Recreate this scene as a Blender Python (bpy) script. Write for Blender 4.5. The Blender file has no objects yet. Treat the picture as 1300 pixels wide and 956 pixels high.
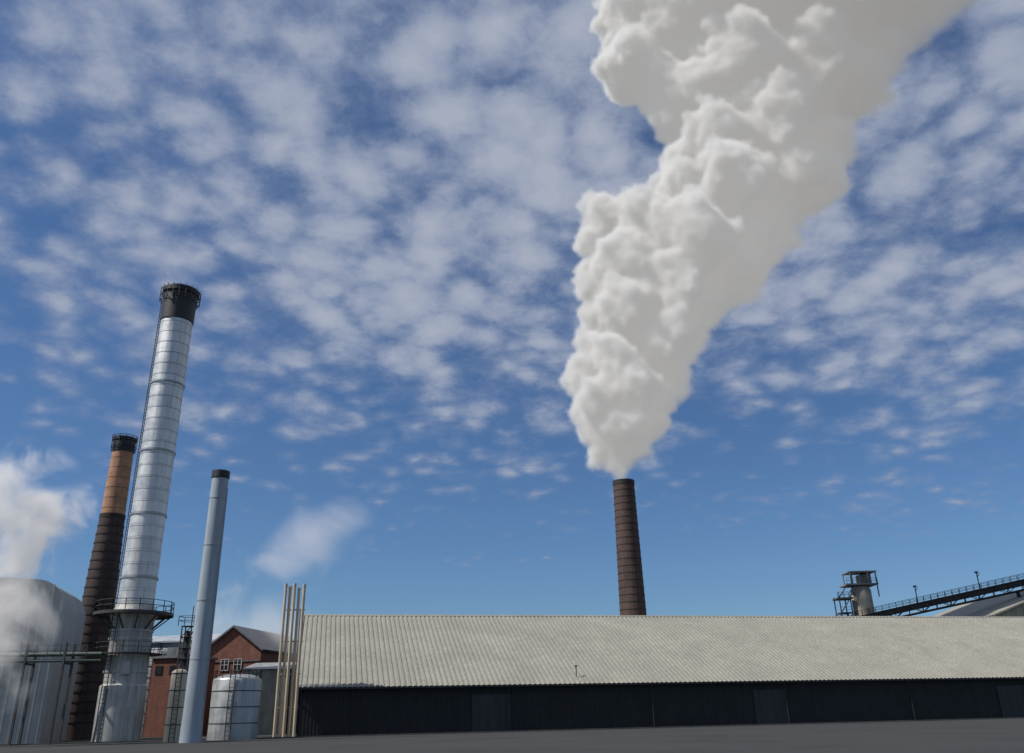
import bpy, math, random
import numpy as np
from mathutils import Vector, Matrix
random.seed(4); rng=np.random.default_rng(7)
S=bpy.context.scene
# ---------------------------------------------------------------- nodes
def nn(nt,t,**k):
    n=nt.nodes.new(t)
    for a,b in k.items(): setattr(n,a,b)
    return n
def L(nt,a,b): nt.links.new(a,b)
def math_n(nt,op,a,b=None,c=None,clamp=False):
    n=nt.nodes.new('ShaderNodeMath'); n.operation=op; n.use_clamp=clamp
    for i,v in enumerate((a,b,c)):
        if v is None: continue
        if isinstance(v,(int,float)): n.inputs[i].default_value=v
        else: L(nt,v,n.inputs[i])
    return n.outputs[0]
def vscale(nt,v,s):
    m=nt.nodes.new('ShaderNodeVectorMath'); m.operation='MULTIPLY'; L(nt,v,m.inputs[0]); m.inputs[1].default_value=s
    return m.outputs[0]
def noise(nt,v,scale,detail=4,rough=.5,dist=0,out='Fac'):
    n=nt.nodes.new('ShaderNodeTexNoise'); L(nt,v,n.inputs['Vector'])
    n.inputs['Scale'].default_value=scale; n.inputs['Detail'].default_value=detail
    n.inputs['Roughness'].default_value=rough; n.inputs['Distortion'].default_value=dist
    return n.outputs[out]
def mrange(nt,v,a,b,c=0,d=1,smooth=False):
    n=nt.nodes.new('ShaderNodeMapRange'); n.interpolation_type='SMOOTHSTEP' if smooth else 'LINEAR'
    L(nt,v,n.inputs[0])
    for i,x in enumerate((a,b,c,d)): n.inputs[i+1].default_value=x
    return n.outputs[0]
def mixc(nt,f,a,b,mode='MIX'):
    n=nt.nodes.new('ShaderNodeMix'); n.data_type='RGBA'; n.blend_type=mode
    for i,v in ((0,f),(6,a),(7,b)):
        if isinstance(v,(int,float)): n.inputs[i].default_value=v
        elif isinstance(v,(tuple,list)): n.inputs[i].default_value=tuple(v)+((1,) if len(v)==3 else ())
        else: L(nt,v,n.inputs[i])
    return n.outputs[2]
def pbr(name,col,rough=.7,metal=0,var=.3,scale=.6,streak=.3,bump=.02,brick=None,col2=None,cyl=False,panel=None):
    m=bpy.data.materials.new(name); m.use_nodes=True; nt=m.node_tree
    p=nt.nodes['Principled BSDF']; tc=nn(nt,'ShaderNodeTexCoord'); o=tc.outputs['Object']
    f=noise(nt,o,scale,6,.6)
    v=mrange(nt,f,.3,.7,1-var,1+var*.5)
    st=noise(nt,vscale(nt,o,(2.2,2.2,.12)),1.3,5,.6)
    v2=mrange(nt,st,.3,.7,1-streak,1+streak*.4)
    v=math_n(nt,'MULTIPLY',v,v2)
    c=col
    if cyl or brick or panel:
        sp=nn(nt,'ShaderNodeSeparateXYZ'); L(nt,o,sp.inputs[0])
        cb=nn(nt,'ShaderNodeCombineXYZ')
        if cyl: h=math_n(nt,'MULTIPLY',math_n(nt,'ARCTAN2',sp.outputs[1],sp.outputs[0]),cyl)
        else: h=math_n(nt,'ADD',sp.outputs[0],sp.outputs[1])
        L(nt,h,cb.inputs[0]); L(nt,sp.outputs[2],cb.inputs[1])
    if brick or panel:
        w,hh,ms=(brick or panel)
        b=nn(nt,'ShaderNodeTexBrick'); L(nt,cb.outputs[0],b.inputs['Vector'])
        b.inputs['Scale'].default_value=1; b.inputs['Brick Width'].default_value=w; b.inputs['Row Height'].default_value=hh
        b.inputs['Mortar Size'].default_value=ms; b.inputs['Bias'].default_value=0
        b.inputs['Color1'].default_value=(*col,1); b.inputs['Color2'].default_value=(*(col2 or [x*.8 for x in col]),1)
        b.inputs['Mortar'].default_value=(*[x*.55 for x in col],1)
        c=b.outputs['Color']
    gray=nn(nt,'ShaderNodeCombineColor')
    for i in range(3): L(nt,v,gray.inputs[i])
    c=mixc(nt,1.0,c,gray.outputs[0],'MULTIPLY')
    L(nt,c,p.inputs['Base Color']); p.inputs['Roughness'].default_value=rough; p.inputs['Metallic'].default_value=metal
    if metal>0:
        L(nt,mrange(nt,f,.3,.7,rough-.1,rough+.12),p.inputs['Roughness'])
    bp=nn(nt,'ShaderNodeBump'); bp.inputs['Strength'].default_value=.6; bp.inputs['Distance'].default_value=bump
    L(nt,noise(nt,o,scale*8,6,.6),bp.inputs['Height']); L(nt,bp.outputs[0],p.inputs['Normal'])
    return m
# ---------------------------------------------------------------- mesh builder
class MB:
    def __init__(s): s.v=[]; s.f=[]
    def raw(s,v,f):
        o=len(s.v); s.v+=[tuple(x) for x in v]; s.f+=[tuple(i+o for i in q) for q in f]; return s
    def box(s,c,d,rz=0):
        M=Matrix.Rotation(rz,3,'Z'); c=Vector(c)
        v=[c+M@Vector((x*d[0]/2,y*d[1]/2,z*d[2]/2)) for x in(-1,1) for y in(-1,1) for z in(-1,1)]
        return s.raw(v,[(0,1,3,2),(4,6,7,5),(0,4,5,1),(2,3,7,6),(0,2,6,4),(1,5,7,3)])
    def beam(s,a,b,w,n=4):
        a=Vector(a); b=Vector(b); d=(b-a).normalized()
        u=Vector((1,0,0)) if abs(d.z)>.95 else Vector((0,0,1)).cross(d).normalized()
        w2=d.cross(u).normalized(); u=w2.cross(d)
        r=w/2*(1.414 if n==4 else 1); off=math.pi/4 if n==4 else 0
        v=[]
        for p in (a,b):
            for i in range(n):
                t=off+2*math.pi*i/n; v.append(p+u*(r*math.cos(t))+w2*(r*math.sin(t)))
        f=[(i,(i+1)%n,n+(i+1)%n,n+i) for i in range(n)]+[tuple(range(n-1,-1,-1)),tuple(range(n,2*n))]
        return s.raw(v,f)
    def lathe(s,prof,c=(0,0,0),n=48,cap=True):
        v=[];f=[]
        for r,z in prof:
            for i in range(n):
                t=2*math.pi*i/n; v.append((c[0]+r*math.cos(t),c[1]+r*math.sin(t),c[2]+z))
        for k in range(len(prof)-1):
            for i in range(n):
                j=(i+1)%n; f.append((k*n+i,k*n+j,(k+1)*n+j,(k+1)*n+i))
        if cap: f.append(tuple(range(n-1,-1,-1))); f.append(tuple(range((len(prof)-1)*n,len(prof)*n)))
        return s.raw(v,f)
    def ring(s,R,z,w=.1,h=.1,c=(0,0,0),n=48):
        return s.lathe([(R-w,z-h/2),(R+w,z-h/2),(R+w,z+h/2),(R-w,z+h/2),(R-w,z-h/2)],c,n,False)
    def rail(s,pts,h=1.1,w=.06,closed=False):
        P=[Vector(p) for p in pts]
        if closed: P=P+[P[0]]
        for a,b in zip(P,P[1:]):
            for k in (h,h*.55): s.beam(a+Vector((0,0,k)),b+Vector((0,0,k)),w)
            n=max(1,round((b-a).length/1.3))
            for i in range(n+1):
                q=a.lerp(b,i/n); s.beam(q,q+Vector((0,0,h)),w)
        return s
    def ladder(s,x,y,z0,z1,w=.5,out=(0,-1)):
        tx,ty=-out[1],out[0]
        for k in(-1,1): s.beam((x+tx*w/2*k,y+ty*w/2*k,z0),(x+tx*w/2*k,y+ty*w/2*k,z1),.07)
        z=z0
        while z<z1: s.beam((x-tx*w/2,y-ty*w/2,z),(x+tx*w/2,y+ty*w/2,z),.04); z+=.4
        return s
    def obj(s,name,mat,parent=None,smooth=False):
        me=bpy.data.meshes.new(name); me.from_pydata(s.v,[],s.f); me.update()
        o=bpy.data.objects.new(name,me); S.collection.objects.link(o); me.materials.append(mat)
        if smooth:
            me.polygons.foreach_set('use_smooth',[len(p.vertices)==4 for p in me.polygons])
            me.update()
            try: me.set_sharp_from_angle(angle=math.radians(35))
            except Exception: pass
        if parent: o.parent=parent
        return o
def empty(name,loc,rz=0):
    e=bpy.data.objects.new(name,None); e.location=loc; e.rotation_euler=(0,0,rz); S.collection.objects.link(e); e.empty_display_size=1; return e
# ---------------------------------------------------------------- materials
M_steel=pbr('dark_steel',(.06,.06,.06),.6,.3)
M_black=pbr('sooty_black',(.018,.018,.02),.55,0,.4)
M_alu=pbr('aluminium_cladding',(.68,.68,.66),.50,.6,.14,.8,.18,.01,panel=(2.8,1.35,.03),cyl=1.8,col2=(.58,.585,.58))
M_galv=pbr('galvanised',(.38,.39,.39),.5,.5,.2,.8,.3)
M_greyp=pbr('grey_paint',(.32,.37,.41),.45,0,.12,.4,.22,.005)
M_greyd=pbr('grey_deck',(.2,.21,.21),.6,.2)
M_brownb=pbr('brown_brick',(.105,.062,.05),.85,0,.35,.5,.4,.03,brick=(.46,.16,.02),cyl=2.3,col2=(.07,.045,.04))
M_darkb=pbr('dark_brick',(.075,.045,.038),.85,0,.4,.5,.4,.03,brick=(.46,.16,.02),cyl=1.8,col2=(.05,.034,.03))
M_tanb=pbr('tan_brick',(.50,.265,.15),.85,0,.3,.8,.25,.03,brick=(.46,.16,.02),cyl=1.5,col2=(.38,.2,.12))
M_hoop=pbr('iron_hoop',(.035,.025,.022),.7,.2)
M_roof=pbr('roof_sheeting',(.262,.254,.212),.75,0,.16,.22,.25,.01)
M_clad=pbr('wall_cladding',(.022,.023,.022),.8,0,.25)
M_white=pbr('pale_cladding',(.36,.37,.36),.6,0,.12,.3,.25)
M_cream=pbr('cream_paint',(.56,.46,.33),.5,0,.15,.8,.3)
M_conc=pbr('concrete',(.34,.30,.25),.85,0,.25,.6,.45,.03)
M_redb=pbr('red_brick',(.25,.095,.062),.85,0,.3,.8,.3,.02,brick=(.45,.15,.02),col2=(.18,.075,.05))
M_slate=pbr('slate',(.12,.125,.135),.7,0,.25)
M_win=pbr('window_frame',(.5,.5,.48),.5)
M_glass=pbr('window_glass',(.03,.035,.04),.15,0,.1)
M_green=pbr('green_pipe',(.05,.085,.07),.5)
M_grnd=pbr('asphalt',(.025,.025,.024),.95,0,.4,.12,0,.03)
M_kerb=pbr('kerb_concrete',(.12,.115,.1),.9)
# ---------------------------------------------------------------- ground
g=MB(); R=6000
g.raw([(-R,-R,0),(R,-R,0),(R,R,0),(-R,R,0)],[(0,1,2,3)]).obj('ground',M_grnd)
# ---------------------------------------------------------------- silver chimney
e=empty('steel_chimney',(-40.3,90,0))
MB().lathe([(1.8,13.3),(1.8,46.3)],n=64).obj('flue',M_alu,e,True)
MB().lathe([(1.86,46.3),(1.9,46.35),(1.95,49.8),(2.12,50.0),(2.12,50.6),(1.7,50.6),(1.7,48)],n=64).obj('cap',M_black,e,True)
m=MB()
for z in (16,22.8,30,38.2): m.ring(1.84,z,.06,.22)
for z in np.arange(14.6,46,1.36): m.ring(1.805,z,.012,.05)
m.obj('bands',M_galv,e)
m=MB()
for z in (49.4,50.3): m.ring(2.3,z,.03,.07)
for i in range(20):
    t=i*math.pi/10; c,s_=math.cos(t),math.sin(t)
    m.beam((2.3*c,2.3*s_,49.0),(2.3*c,2.3*s_,50.7),.06); m.beam((1.95*c,1.95*s_,49.0),(2.3*c,2.3*s_,49.0),.06)
m.obj('crown_rail',M_black,e)
MB().lathe([(2.25,0),(2.25,5.2),(2.05,5.4),(2.05,11.6),(2.35,12.1),(2.35,12.25),(1.95,12.9),(1.85,13.3)],n=64).obj('pedestal',pbr('pedestal_paint',(.42,.42,.40),.5,.2,.2,.6,.5),e,True)
m=MB(); m.ring(3.0,12.3,.85,.14); m.ring(3.85,12.25,.05,.3)
m.ring(2.7,8.3,.55,.1)
for i in range(12):
    t=i*math.pi/6; c,s_=math.cos(t),math.sin(t); m.beam((2.05*c,2.05*s_,10.7),(3.7*c,3.7*s_,12.15),.12)
m.rail([(3.8*math.cos(i*math.pi/9),3.8*math.sin(i*math.pi/9),12.35) for i in range(18)],1.15,.06,True)
m.rail([(3.2*math.cos(i*math.pi/7),3.2*math.sin(i*math.pi/7),8.35) for i in range(14)],1.05,.05,True)
m.ladder(-.9,-2.25,0,12.3); m.ladder(-1.9,-.5,12.3,49,.45,(-1,0))
m.obj('platforms_and_ladder',M_steel,e)
m=MB()
for z in (6.6,9.8,10.6): m.ring(2.07,z,.06,.2)
m.box((.9,-2.1,6.9),(.8,.4,1.2)); m.obj('pedestal_bands',M_galv,e)
# ---------------------------------------------------------------- brick chimneys
def hoops(m,prof,zs,w=.05,h=.14):
    for z in zs:
        for (r0,z0),(r1,z1) in zip(prof,prof[1:]):
            if z0<=z<=z1: m.ring(r0+(r1-r0)*(z-z0)/(z1-z0),z,w,h)
e=empty('brick_chimney',(-54.1,110,0))
pf=[(2.6,0),(1.55,27.6)]; MB().lathe(pf,n=48).obj('lower_shaft',M_darkb,e,True)
pf2=[(1.52,27.6),(1.36,36.4)]; MB().lathe(pf2,n=48).obj('upper_shaft',M_tanb,e,True)
MB().lathe([(1.4,36.4),(1.45,36.6),(1.42,38.0),(1.55,38.1),(1.55,38.5),(1.1,38.5),(1.1,37)],n=48).obj('cap',M_black,e,True)
m=MB(); hoops(m,pf,np.arange(2,27.5,1.15),.06,.2); m.ring(1.55,27.6,.06,.25)
for i in range(12):
    t=i*math.pi/6; m.beam((1.5*math.cos(t),1.5*math.sin(t),36.5),(1.62*math.cos(t),1.62*math.sin(t),38.7),.07)
m.ring(1.62,38.7,.04,.06); m.ring(1.6,37.2,.04,.06); m.obj('iron_hoops',M_hoop,e)
m=MB(); hoops(m,pf2,np.arange(28.5,36.4,1.4),.02,.08); m.obj('upper_hoops',pbr('rusty',(.2,.1,.06),.8),e)
e=empty('brick_chimney',(20.2,150,0))
pf=[(3.15,0),(2.32,16.5),(1.92,41.0)]; MB().lathe(pf,n=56).obj('shaft',M_brownb,e,True)
MB().lathe([(1.98,40.5),(2.02,41.2),(2.02,41.4),(1.5,41.4),(1.5,39)],n=56).obj('rim',M_hoop,e,True)
m=MB(); hoops(m,pf,np.arange(2,41,1.25),.045,.13); m.obj('iron_hoops',M_hoop,e)
# ---------------------------------------------------------------- grey chimney
e=empty('grey_chimney',(-29.2,80,0))
MB().lathe([(.95,0),(.88,3),(.86,6),(.79,24.0)],n=40).obj('flue',M_greyp,e,True)
MB().lathe([(.82,24.0),(.86,24.05),(.86,24.75),(.6,24.75),(.6,24)],n=40).obj('cap',M_black,e,True)
m=MB()
for z in (7,12.2,17.4,22): m.ring(.85-.003*z,z,.05,.12)
m.beam((.95,-.1,2),(.88,-.1,23),.08,8)
m.obj('flanges',M_galv,e)
# ---------------------------------------------------------------- flue pipes bundle
e=empty('vent_pipes',(-25.75,98.8,0))
m=MB()
for i,(x,h) in enumerate(((-1.18,16.45),(-.7,16.15),(-.15,16.45),(.35,15.95),(.98,16.35))):
    m.lathe([(.17,0),(.17,h-.3),(.2,h-.3),(.2,h)],(x,(i%2)*.2,0),14)
m.obj('pipes',M_cream,e,True)
m=MB()
for z in (3,6.5,10,13.5): m.box((-.15,.36,z),(2.6,.1,.14))
for x in(-1.4,.6): m.beam((x,.42,0),(x,.42,13.6),.12)
m.obj('bracket_frame',M_cream,e)
# ---------------------------------------------------------------- warehouse
rz=math.radians(13.0); e=empty('warehouse',(-24.8,100,0),rz)
W=165; D=20.0; ze=5.25; zr=15.15
def corr(m,x0,x1,y0,z0,y1,z1,per=.62,amp=.045):
    pts=[]; x=x0
    while x<x1-1e-6:
        for fx,h in((0,0),(.3,0),(.42,1),(.88,1)):
            if x+fx*per<=x1: pts.append((x+fx*per,h*amp*2))
        x+=per
    v=[];f=[]
    d=Vector((0,y1-y0,z1-z0)); nrm=Vector((0,-(d.z),d.y)).normalized()
    for (px,h) in pts: v.append((px,y0+nrm.y*h,z0+nrm.z*h)); v.append((px,y1+nrm.y*h,z1+nrm.z*h))
    for i in range(len(pts)-1): f.append((2*i,2*i+2,2*i+3,2*i+1))
    m.raw(v,f)
m=MB(); corr(m,-.4,W,-.5,ze-.25,D,zr); corr(m,-.4,W,D,zr,2*D,ze,); m.obj('roof',M_roof,e)
m=MB()
m.raw([(-.4,D-.35,zr-.06),(W,D-.35,zr-.06),(W,D,zr+.16),(-.4,D,zr+.16),(W,D+.35,zr-.06),(-.4,D+.35,zr-.06)],[(0,1,2,3),(3,2,4,5)])
m.beam((-.45,-.5,ze-.2),(-.45,D,zr+.05),.16); m.beam((-.45,2*D,ze),(-.45,D,zr+.05),.16)
m.obj('ridge_and_verge_flashing',M_roof,e)
m=MB(); m.box((W/2-.2,-.62,ze-.33),(W,.2,.2))
for x in range(6,160,18): m.beam((x,-.5,0),(x,-.5,ze-.4),.14,8)
m.obj('gutter',M_black,e)
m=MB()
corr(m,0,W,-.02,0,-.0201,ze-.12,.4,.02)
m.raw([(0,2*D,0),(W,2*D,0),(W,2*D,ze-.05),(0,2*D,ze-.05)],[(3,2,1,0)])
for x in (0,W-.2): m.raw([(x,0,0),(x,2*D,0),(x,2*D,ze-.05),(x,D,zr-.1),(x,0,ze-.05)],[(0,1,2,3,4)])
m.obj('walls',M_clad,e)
m=MB()
for x in (22,58,94,130):
    m.box((x,-.1,2.0),(4.6,.12,4.0))
    for z in np.arange(.2,4,.25): m.box((x,-.18,z),(4.4,.05,.06))
m.obj('roller_doors',M_steel,e)
m=MB(); m.lathe([(.06,5.2),(.06,7.0),(.14,7.05),(.14,7.25)],(33,1.2,0),10); m.obj('vent_stub',M_hoop,e)
k=MB(); k.box((60,-9,.06),(260,.25,.13)); ko=k.obj('kerb',M_kerb); ko.location=(-24.8,100,0); ko.rotation_euler=(0,0,rz)
# ---------------------------------------------------------------- right-hand shed behind
e=empty('clad_shed',(101,152,0),math.radians(3))
hw=17.5; z0=16.2; z1=22.4
m=MB(); m.raw([(-hw,0,0),(hw,0,0),(hw,0,z0),(0,0,z1),(-hw,0,z0)],[(0,1,2,3,4)]); m.raw([(-hw,40,0),(-hw,0,0),(-hw,0,z0),(-hw,40,z0)],[(0,1,2,3)])
m.raw([(hw,0,0),(hw,40,0),(hw,40,z0),(hw,0,z0)],[(0,1,2,3)]); m.raw([(hw,40,0),(-hw,40,0),(-hw,40,z0),(0,40,z1),(hw,40,z0)],[(0,1,2,3,4)]); m.obj('walls',M_roof,e)
m=MB(); m.raw([(-hw-.5,-.4,z0-.05),(0,-.4,z1+.12),(0,40,z1+.12),(-hw-.5,40,z0-.05)],[(0,1,2,3)]); m.raw([(hw+.5,-.4,z0-.05),(0,-.4,z1+.12),(0,40,z1+.12),(hw+.5,40,z0-.05)],[(3,2,1,0)]); m.obj('roof',M_roof,e)
m=MB(); m.beam((-hw-.5,-.42,z0-.1),(0,-.42,z1+.05),.25); m.beam((hw+.5,-.42,z0-.1),(0,-.42,z1+.05),.25)
for x in np.arange(-hw+.5,hw,.6): m.beam((x,-.03,0),(x,-.03,z1-abs(x)*(z1-z0)/hw-.2),.08)
m.obj('trim',M_roof,e)
# ---------------------------------------------------------------- conveyor gantry
e=empty('conveyor_gantry',(72,170,0))
a=Vector((-14,6,16.6)); b=Vector((46,-20,27.2)); d=b-a
m=MB(); side=Vector((-d.y,d.x,0)).normalized()*-1.0
nseg=26
for k in(-1,1):
    o=side*k; m.beam(a+o,b+o,.25); m.beam(a+o+Vector((0,0,-1.7)),b+o+Vector((0,0,-1.7)),.22)
    for i in range(nseg+1):
        p=a.lerp(b,i/nseg)+o; m.beam(p,p+Vector((0,0,-1.7)),.12)
        if i<nseg:
            q=a.lerp(b,(i+1)/nseg)+o; m.beam(p+Vector((0,0,-1.7 if i%2 else 0)),q+Vector((0,0,0 if i%2 else -1.7)),.12)
    m.rail([a+o,b+o],1.1,.07)
for t in(.02,.3,.6,.95):
    p=a.lerp(b,t)
    for k in(-1,1): m.beam(p+side*k+Vector((0,0,-1.7)),(p.x+side.x*k*2,p.y+side.y*k*2,0),.3)
m.obj('truss',M_hoop,e)
m=MB()
m.raw([a+side+Vector((0,0,-.9)),b+side+Vector((0,0,-.9)),b-side+Vector((0,0,-.9)),a-side+Vector((0,0,-.9))],[(0,1,2,3)])
m.beam(a+Vector((0,0,-.5)),b+Vector((0,0,-.5)),.7); m.obj('belt',M_steel,e)
m=MB()
for t in(.335,.505,.70,.86):
    p=a.lerp(b,t)+side; m.beam(p,p+Vector((0,0,3.2)),.14); m.box(p+Vector((0,0,3.2)),(.55,.4,.3)); m.beam(p+Vector((0,0,2.3)),p+Vector((.5,0,3.0)),.1)
m.obj('lamp_posts',M_steel,e)
# ---------------------------------------------------------------- silo tower
e=empty('concrete_silo',(72.5,180,0))
MB().lathe([(2.1,0),(2.05,24.6),(1.6,25.3)],n=40).obj('shaft',M_conc,e,True)
m=MB(); m.box((-.2,0,25.6),(6.6,4.6,.3)); m.box((.3,0,28.2),(5.8,4.4,.22)); 
for x in(-2.4,-.6,1.2,2.9):
    for y in(-2,2): m.beam((x,y,25.6),(x,y,28.2),.22)
m.box((1.2,.3,26.8),(2.2,2.6,1.9)); m.beam((2.9,-2,23),(2.9,-2,25.6),.2); m.beam((-3,-2,23.2),(-1.5,-1.6,25.5),.2)
m.rail([(-3.4,-2.2,25.75),(3,-2.2,25.75)],1.1,.08)
m.obj('head_house',pbr('head_grey',(.2,.2,.19),.7),e)
m=MB()
for x in(-5.3,-3.0):
    for y in(-1.5,1.5): m.beam((x,y,0),(x,y,23.4),.2)
for z in range(2,24,3):
    m.box((-4.15,0,z),(2.5,3.2,.12)); m.beam((-5.3,-1.5,z),(-3,-1.5,z+2.8),.16)
    m.rail([(-5.3,-1.6,z),(-3,-1.6,z)],1.1,.07)
m.box((-4.0,0,22.9),(3.2,3.4,.3)); m.rail([(-5.6,-1.7,23),(-2.2,-1.7,23)],1.1,.08)
m.obj('stair_tower',M_steel,e)
# ---------------------------------------------------------------- pale rounded building left
e=empty('pale_clad_building',(-50.6,95,0),math.radians(14))
m=MB(); pr=[]
for i in range(9):
    t=i/8*math.pi/2; pr.append((-3.2+3.2*math.cos(t),13.7+3.2*math.sin(t)))
prof=[(0,0)]+pr+[(-40,18.5),(-40,0)]
nv=len(prof); v=[(x,0,z) for x,z in prof]+[(x,11,z) for x,z in prof]
m.raw(v,[tuple(range(nv-1,-1,-1))[::-1],tuple(range(nv,2*nv))[::-1]]+[(i,i+nv,(i+1)%nv+nv,(i+1)%nv) for i in range(nv)])
m.obj('shell',M_white,e)
m=MB()
for x in np.arange(-39,-.2,.9):
    zt=13.6 if x>-.8 else 16.4
    m.beam((x,-.02,0),(x,-.02,zt),.06)
m.obj('cladding_ribs',M_white,e)
# ---------------------------------------------------------------- pipe bridge
e=empty('pipe_bridge',(-44,86,0))
m=MB()
for z,w in((8.2,.4),(7.6,.28)): m.beam((-9,-.3,z),(2.4,1.0,z),w,12)
m.beam((-5,-.5,8.3),(-5,-.5,9.4),.2,8); m.obj('pipes',M_green,e)
m=MB()
for x in(-8.2,-4.2,-.4):
    m.beam((x,-.8,0),(x,-.8,9.2),.2); m.beam((x,.9,0),(x,.9,9.2),.2); m.beam((x,-.8,7.3),(x,.9,7.3),.2)
m.rail([(-8.6,-.8,7.9),(1.5,-.4,7.9)],1.1,.06); m.obj('trestles',M_steel,e)
def tank(name,loc,r,h,mat,rail=True,dome=.3):
    e=empty(name,loc); MB().lathe([(r,0),(r,h)]+[(r*math.cos(t),h+dome*r*math.sin(t)) for t in (.3,.6,.9,1.2,1.45)],n=48).obj('shell',mat,e,True)
    m=MB()
    for z in np.arange(1.5,h+.1,1.5): m.ring(r,z,.03,.08)
    if rail: m.rail([(r*.95*math.cos(i*math.pi/8),r*.95*math.sin(i*math.pi/8),h) for i in range(16)],1.0,.05,True)
    m.ladder(.3,-r-.15,0,h+1); m.beam((0,0,h),(0,0,h+dome*r+.5),.25,8)
    m.obj('fittings',M_steel,e)
tank('storage_tank',(-28.7,90,0),2.4,5.5,M_galv,True,.28)
tank('storage_tank',(-32.4,84,0),.75,6.0,M_cream,False,.6)
tank('storage_tank',(-51.0,124,0),3.4,10.6,M_galv,True,.3)
# ---------------------------------------------------------------- brick gabled building
e=empty('brick_building',(-41.0,125,0),math.radians(-10))
hw=4.4; z0=11.2; z1=14.3
m=MB(); m.raw([(-hw,0,0),(hw,0,0),(hw,0,z0),(0,0,z1),(-hw,0,z0)],[(0,1,2,3,4)])
m.raw([(hw,0,0),(hw,18,0),(hw,18,z0),(hw,0,z0)],[(0,1,2,3)]); m.raw([(-hw,18,0),(-hw,0,0),(-hw,0,z0),(-hw,18,z0)],[(0,1,2,3)]); m.raw([(hw,18,0),(-hw,18,0),(-hw,18,z0),(0,18,z1),(hw,18,z0)],[(0,1,2,3,4)])
m.obj('walls',M_redb,e)
m=MB()
for k in(-1,1):
    m.raw([(k*(hw+.4),-.3,z0-.25),(0,-.3,z1+.1),(0,18.3,z1+.1),(k*(hw+.4),18.3,z0-.25)],[(0,1,2,3)])
    m.raw([(k*(hw+.4),-.3,z0-.05),(0,-.3,z1+.3),(0,18.3,z1+.3),(k*(hw+.4),18.3,z0-.05)],[(0,1,2,3)])
m.obj('roof',M_slate,e)
m=MB()
for k in(-1,1): m.beam((k*(hw+.4),-.33,z0-.15),(0,-.33,z1+.2),.24)
for z in(6.1,8.7,): m.box((0,-.06,z+.95),(8.6,.12,.14))
m.obj('bargeboards_and_bands',M_slate,e)
mw=MB(); mg=MB()
for z in(6.6,9.2):
    for x in(-3,-1,1,3):
        if z>9 and abs(x)>2: continue
        mg.box((x,-.03,z),(1.1,.08,1.4))
        for dx in(-.58,0,.58): mw.box((x+dx,-.09,z),(.09,.08,1.5))
        for dz in(-.75,0,.75): mw.box((x,-.1,z+dz),(1.25,.07,.09))
mg.obj('window_glass',M_glass,e); mw.obj('window_frames',M_win,e)
# ---------------------------------------------------------------- grey hall, low brick block, shed, lattice mast
e=empty('grey_hall',(-56,142,0),math.radians(-8))
m=MB(); m.box((0,6,7),(15,12,14)); m.obj('walls',pbr('hall_cladding',(.22,.25,.29),.6,0,.2,.3,.3),e)
m=MB(); m.raw([(-7.8,-.4,14.05),(7.8,-.4,14.05),(7.8,6,15.6),(-7.8,6,15.6),(7.8,12.4,14.05),(-7.8,12.4,14.05)],[(0,1,2,3),(3,2,4,5)]); m.beam((-7.8,-.4,14),(7.8,-.4,14),.25); m.obj('roof',pbr('hall_roof',(.33,.36,.4),.6),e)
e=empty('low_brick_block',(-46.5,118,0),math.radians(-6))
MB().box((0,3,4.9),(6,6,9.8)).obj('walls',M_redb,e)
m=MB(); m.box((0,3,9.95),(6.5,6.5,.3)); m.box((-1,2,10.7),(1.6,1.6,1.2)); m.obj('flat_roof',M_greyd,e)
m=MB(); 
for x in(-2,0,2): m.box((x,-.03,8.3),(1,.1,1.1))
m.obj('windows',M_glass,e)
e=empty('low_shed',(-33.4,116,0))
MB().box((0,3,4),(6,6,8)).obj('walls',pbr('shed_beige',(.32,.3,.24),.7),e)
m=MB(); m.raw([(-3.3,-.3,8.02),(3.3,-.3,8.02),(3.3,6.3,9.2),(-3.3,6.3,9.2)],[(0,1,2,3)]); m.obj('roof',M_galv,e)
e=empty('lattice_mast',(-38.2,100,0))
m=MB(); w=.55
for x in(-w,w):
    for y in(-w,w): m.beam((x,y,0),(x,y,12.0),.12)
for i,z in enumerate(np.arange(0,12,1.2)):
    s1=1 if i%2 else -1
    m.beam((-w*s1,-w,z),(w*s1,-w,z+1.2),.08); m.beam((w,-w*s1,z),(w,w*s1,z+1.2),.08); m.box((0,0,z+1.2),(1.3,1.3,.06))
m.rail([(-.9,-.9,12),(.9,-.9,12),(.9,.9,12),(-.9,.9,12)],1.1,.06,True); m.beam((.3,0,12),(.3,0,14.3),.09)
m.beam((0,0,0),(0,0,11.5),.5,10); m.obj('frame',M_steel,e)
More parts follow.
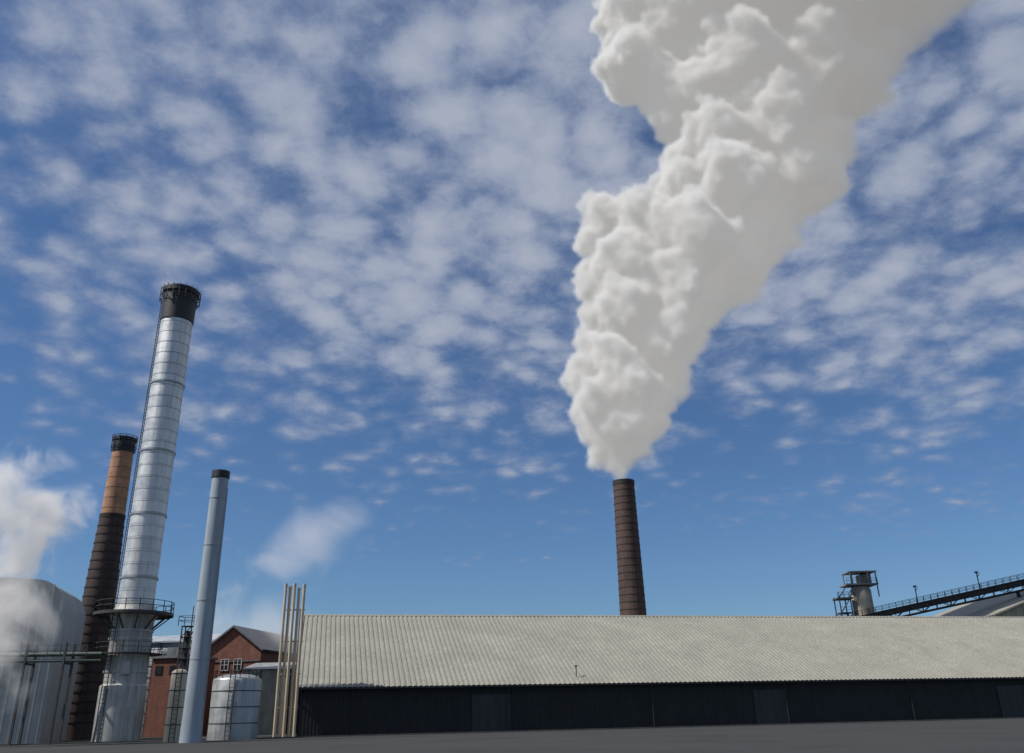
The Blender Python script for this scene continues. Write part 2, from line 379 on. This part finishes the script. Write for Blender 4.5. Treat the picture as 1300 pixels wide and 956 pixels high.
# ---------------------------------------------------------------- steam plume: (x, z, radius) billows drifting in the y=150 plane
blobs=[(20.2,40.9,1.68),(20.1,42.2,2.0),(19.9,43.6,2.6),(19.5,45.2,3.1),(21.1,45.6,3.0),(17.6,48.3,4.2),(22.8,48.2,4.2),(20.7,51.1,6.3),(15.8,51.8,4.3),(26.5,52.5,3.8),(28.3,56.6,3.8),(16.2,57.2,6.3),(12.3,61.6,4.2),(12.6,64.5,3.6),(22.7,58.7,7.6),(30.3,61.8,4.9),(18.8,65.4,7),(15.2,69.4,3.8),(29.7,68.5,8.1),(34.9,71,5.9),(22.4,75.7,8.2),(17.0,76.1,4),(15.4,82.1,3.4),(32.2,79,9.6),(40.1,77.9,6),(45.6,84,6.8),(23.2,86.5,9.1),(16.9,93.2,4),(19.6,99.9,5.4),(25.6,96.8,7.5),(36.5,89.9,12.2),(50.4,90.4,6.5),(56,95,5.8),(36.3,104.4,7.1),(46.2,103.1,11.8),(60.1,105.8,9.3),(67.6,105.6,6.4),(38.5,113.5,5.8),(44.2,115.4,10),(56.5,117.2,12.1),(69.1,114.8,7.5),(40.2,127.4,9),(34,134,7),(28.8,139,8.6),(23.2,139.1,4),(51.5,132.6,14.3),(67.5,132.2,13),(79.5,130.7,8.5),(87,139,7),(29.8,153.2,9.5),(40.8,151.6,14.8),(59.6,153.5,16.7),(78.1,153,15),(95,153,10),(105,157,7),(112,163,7),(41.6,179.7,19.5),(70.8,178.8,25),(99.9,177.9,19),(119,176,13),(86,212.6,31),(116.3,208.6,22.6)]
def ico(sub):
    bpy.ops.mesh.primitive_ico_sphere_add(subdivisions=sub,radius=1); o=bpy.context.object
    v=np.array([x.co[:] for x in o.data.vertices]); f=np.array([p.vertices[:] for p in o.data.polygons]); bpy.data.objects.remove(o,do_unlink=True); return v,f
T={1:ico(2),2:ico(3)}
def rdir(n):
    d=rng.normal(size=(n,3)); return d/np.linalg.norm(d,axis=1)[:,None]
sph=[]
for x,z,r in blobs:
    for dy,sc in ((0,1),(-.7,.75),(.7,.75)):
        if r<1.7 and dy: continue
        c=np.array([x,150+dy*r*(1 if r>6 else .6),z]); R1=r*sc*.82
        sph.append((c,R1,2))
        if r<1.7: continue
        for d in rdir(28):
            r1=R1*rng.uniform(.16,.42); c1=c+d*R1*.94; sph.append((c1,r1,1))
            if r1>.7:
                for d2 in rdir(14):
                    if d2@d<-.2: continue
                    r2=r1*rng.uniform(.2,.48); sph.append((c1+d2*r1*.95,r2,1))
nvt=0; VV=[];FF=[]
for c,r,t in sph:
    v,f=T[t]; VV.append(v*r+c); FF.append(f+nvt); nvt+=len(v)
VV=np.concatenate(VV); FF=np.concatenate(FF)
me=bpy.data.meshes.new('vapour'); me.vertices.add(len(VV)); me.vertices.foreach_set('co',VV.ravel()); me.loops.add(len(FF)*3); me.loops.foreach_set('vertex_index',FF.ravel().astype(np.int32)); me.polygons.add(len(FF)); me.polygons.foreach_set('loop_start',np.arange(0,len(FF)*3,3,dtype=np.int32)); me.update(calc_edges=True)
ep=empty('steam_plume',(20.2,150,41.4))
def plume_part(name,me,vox,disp,sm_it):
    pl=bpy.data.objects.new(name,me); S.collection.objects.link(pl); pl.parent=ep; pl.location=(-20.2,-150,-41.4)
    rm=pl.modifiers.new('r','REMESH'); rm.mode='VOXEL'; rm.voxel_size=vox; rm.use_smooth_shade=True
    sm=pl.modifiers.new('s','SMOOTH'); sm.factor=.5; sm.iterations=sm_it
    for sz,st,hard,mid in disp:
        tx=bpy.data.textures.new('t','CLOUDS'); tx.noise_scale=sz; tx.noise_depth=3; tx.noise_type='HARD_NOISE' if hard else 'SOFT_NOISE'
        dm=pl.modifiers.new('d','DISPLACE'); dm.texture=tx; dm.strength=st; dm.texture_coords='GLOBAL'; dm.mid_level=mid
    return pl
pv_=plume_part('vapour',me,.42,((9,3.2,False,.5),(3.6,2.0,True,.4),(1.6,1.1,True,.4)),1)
# vapour: fog volume grown from the billow surface
vm=bpy.data.materials.new('vapour'); vm.use_nodes=True; nt=vm.node_tree; nt.nodes.remove(nt.nodes['Principled BSDF'])
out=nt.nodes['Material Output']; pv=nn(nt,'ShaderNodeVolumePrincipled'); pv.inputs['Anisotropy'].default_value=.1
at=nn(nt,'ShaderNodeAttribute',attribute_name='density')
ge=nn(nt,'ShaderNodeNewGeometry'); sp=nn(nt,'ShaderNodeSeparateXYZ'); L(nt,ge.outputs['Position'],sp.inputs[0])
# steam thins out (and greys slightly) as it rises and drifts downwind
age=math_n(nt,'ADD',math_n(nt,'MULTIPLY',sp.outputs[0],1.0),math_n(nt,'MULTIPLY',sp.outputs[2],.45))
den=mrange(nt,age,70,170,1.8,.20,True)
L(nt,den,pv.inputs['Density'])
L(nt,mixc(nt,mrange(nt,age,85,165,0,1,True),(.997,.992,.98),(.945,.915,.875)),pv.inputs['Color'])
L(nt,math_n(nt,'MULTIPLY',math_n(nt,'MULTIPLY',at.outputs['Fac'],den),mrange(nt,age,85,165,.20,.165,True)),pv.inputs['Emission Strength']); pv.inputs['Emission Color'].default_value=(1,.985,.96,1)  # weak emission added in place of light scattered many times inside the plume
L(nt,pv.outputs[0],out.inputs['Volume']); vm.cycles.volume_step_rate=3.5
ng=bpy.data.node_groups.new('to_fog','GeometryNodeTree')
ng.interface.new_socket('Geometry',in_out='INPUT',socket_type='NodeSocketGeometry'); ng.interface.new_socket('Geometry',in_out='OUTPUT',socket_type='NodeSocketGeometry')
gi=ng.nodes.new('NodeGroupInput'); go=ng.nodes.new('NodeGroupOutput'); mv=ng.nodes.new('GeometryNodeMeshToVolume'); smn=ng.nodes.new('GeometryNodeSetMaterial')
try: mv.resolution_mode='VOXEL_SIZE'
except Exception: mv.inputs['Resolution Mode'].default_value='Size'
mv.inputs['Density'].default_value=1; mv.inputs['Voxel Size'].default_value=.5; mv.inputs['Interior Band Width'].default_value=1.6
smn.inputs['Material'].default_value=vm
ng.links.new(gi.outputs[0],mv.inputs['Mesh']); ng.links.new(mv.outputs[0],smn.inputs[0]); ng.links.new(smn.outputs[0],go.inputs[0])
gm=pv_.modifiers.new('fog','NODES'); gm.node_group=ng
# ---------------------------------------------------------------- thin steam (real volumes)
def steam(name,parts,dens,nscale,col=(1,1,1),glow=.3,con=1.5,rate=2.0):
    base=Vector(parts[0][0]); e=empty(name,base)
    m=bpy.data.materials.new(name+'_vapour'); m.use_nodes=True; nt=m.node_tree; nt.nodes.remove(nt.nodes['Principled BSDF'])
    out=nt.nodes['Material Output']; sc=nn(nt,'ShaderNodeVolumePrincipled'); sc.inputs['Color'].default_value=(*col,1); sc.inputs['Anisotropy'].default_value=0
    tc=nn(nt,'ShaderNodeTexCoord'); ge=nn(nt,'ShaderNodeNewGeometry')
    ln=nn(nt,'ShaderNodeVectorMath',operation='LENGTH'); L(nt,tc.outputs['Object'],ln.inputs[0])
    fall=mrange(nt,ln.outputs['Value'],1.0,.1,0,1)
    nz=noise(nt,ge.outputs['Position'],nscale,4,.6,.5)
    s=math_n(nt,'ADD',fall,math_n(nt,'MULTIPLY',math_n(nt,'SUBTRACT',nz,.55),con*2.4))
    s=math_n(nt,'MULTIPLY',mrange(nt,s,.1,.9,0,1,True),mrange(nt,ln.outputs['Value'],1.0,.8,0,1,True))
    dn=math_n(nt,'MULTIPLY',s,dens)
    L(nt,dn,sc.inputs['Density']); L(nt,math_n(nt,'MULTIPLY',dn,glow),sc.inputs['Emission Strength']); sc.inputs['Emission Color'].default_value=(*col,1)  # glow: self-emission put into the steam, standing in for multiple scattering
    L(nt,sc.outputs[0],out.inputs['Volume']); m.cycles.volume_step_rate=rate
    for i,(c,r,rot) in enumerate(parts):
        v,f=T[1]; me=bpy.data.meshes.new('puff'); me.from_pydata([tuple(x) for x in v],[],[tuple(x) for x in f])
        o=bpy.data.objects.new('puff_%d'%i,me); me.materials.append(m); S.collection.objects.link(o); o.parent=e
        o.location=Vector(c)-base; o.scale=r; o.rotation_euler=(0,rot,0)
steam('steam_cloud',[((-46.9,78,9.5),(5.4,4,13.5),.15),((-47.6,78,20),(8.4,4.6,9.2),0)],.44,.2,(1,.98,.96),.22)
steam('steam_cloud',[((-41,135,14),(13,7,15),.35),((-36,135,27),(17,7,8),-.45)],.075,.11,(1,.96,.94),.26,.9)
# ---------------------------------------------------------------- light
az=math.radians(252); el=math.radians(50)
sd=Vector((math.sin(az)*math.cos(el),math.cos(az)*math.cos(el),math.sin(el)))
ld=bpy.data.lights.new('sun','SUN'); ld.energy=5.0; ld.angle=math.radians(.5); ld.color=(1,.95,.88)
lo=bpy.data.objects.new('sun',ld); S.collection.objects.link(lo); lo.rotation_euler=sd.to_track_quat('Z','Y').to_euler(); lo.location=(0,0,60)
w=bpy.data.worlds.new('World'); S.world=w; w.use_nodes=True; nt=w.node_tree; bg=nt.nodes['Background']; bg.inputs[1].default_value=.075
sk=nn(nt,'ShaderNodeTexSky',sky_type='NISHITA'); sk.sun_disc=False; sk.sun_elevation=el; sk.sun_rotation=az; sk.air_density=1.0; sk.dust_density=.5; sk.ozone_density=3.0
tc=nn(nt,'ShaderNodeTexCoord'); sp=nn(nt,'ShaderNodeSeparateXYZ'); L(nt,tc.outputs['Generated'],sp.inputs[0])
zc=math_n(nt,'MAXIMUM',sp.outputs[2],.0); zd=math_n(nt,'ADD',zc,.22)
X=math_n(nt,'DIVIDE',sp.outputs[0],zd); Y=math_n(nt,'DIVIDE',sp.outputs[1],zd)
cb=nn(nt,'ShaderNodeCombineXYZ'); L(nt,X,cb.inputs[0]); L(nt,Y,cb.inputs[1]); P=cb.outputs[0]
wv=nn(nt,'ShaderNodeVectorMath',operation='MULTIPLY_ADD'); L(nt,noise(nt,P,6,3,.5,0,'Color'),wv.inputs[0]); wv.inputs[1].default_value=(.13,.13,.13); L(nt,P,wv.inputs[2])
vo=nn(nt,'ShaderNodeTexVoronoi',feature='SMOOTH_F1'); L(nt,wv.outputs[0],vo.inputs['Vector']); vo.inputs['Scale'].default_value=13; vo.inputs['Smoothness'].default_value=.5
n1=noise(nt,P,1.5,3,.5,.3); n2=noise(nt,P,8,8,.6,.15); n3=noise(nt,P,28,6,.65,.2)
azx=math_n(nt,'DIVIDE',sp.outputs[0],math_n(nt,'MAXIMUM',sp.outputs[1],.1))
ecov=mrange(nt,zc,.12,.44,-.26,.20)
lcov=mrange(nt,azx,-.6,-.15,-.03,.05)
rcov=mrange(nt,azx,.2,.45,0,.02)
s=math_n(nt,'ADD',math_n(nt,'MULTIPLY',n2,.42),math_n(nt,'MULTIPLY',n1,.42))
s=math_n(nt,'ADD',s,math_n(nt,'MULTIPLY',math_n(nt,'SUBTRACT',n3,.5),.28))
s=math_n(nt,'ADD',s,mrange(nt,vo.outputs['Distance'],0,.8,.26,-.08))
s=math_n(nt,'ADD',math_n(nt,'ADD',s,ecov),math_n(nt,'ADD',lcov,rcov))
cf=math_n(nt,'MULTIPLY',mrange(nt,s,.41,.80,0,1,True),.85)
skc=mixc(nt,1.0,sk.outputs[0],(.68,.90,1.14),'MULTIPLY')
cc=mixc(nt,mrange(nt,s,.55,.90),(3.2,4.0,5.9),(5.8,6.3,7.5))
L(nt,mixc(nt,cf,skc,cc),bg.inputs[0])
# ---------------------------------------------------------------- camera
th=math.radians(22.22); ro=math.radians(1.3)
F=Vector((0,math.cos(th),math.sin(th))); U0=Vector((0,-math.sin(th),math.cos(th))); R0=Vector((1,0,0))
Rv=R0*math.cos(ro)-U0*math.sin(ro); Uv=U0*math.cos(ro)+R0*math.sin(ro)
cd=bpy.data.cameras.new('camera'); cd.sensor_width=36; cd.lens=29.2; cd.clip_end=20000
co=bpy.data.objects.new('camera',cd); S.collection.objects.link(co)
co.matrix_world=Matrix(((Rv.x,Uv.x,-F.x,0),(Rv.y,Uv.y,-F.y,0),(Rv.z,Uv.z,-F.z,1.6),(0,0,0,1)))
S.camera=co
S.view_settings.view_transform='Standard'; S.view_settings.look='None'; S.view_settings.exposure=0
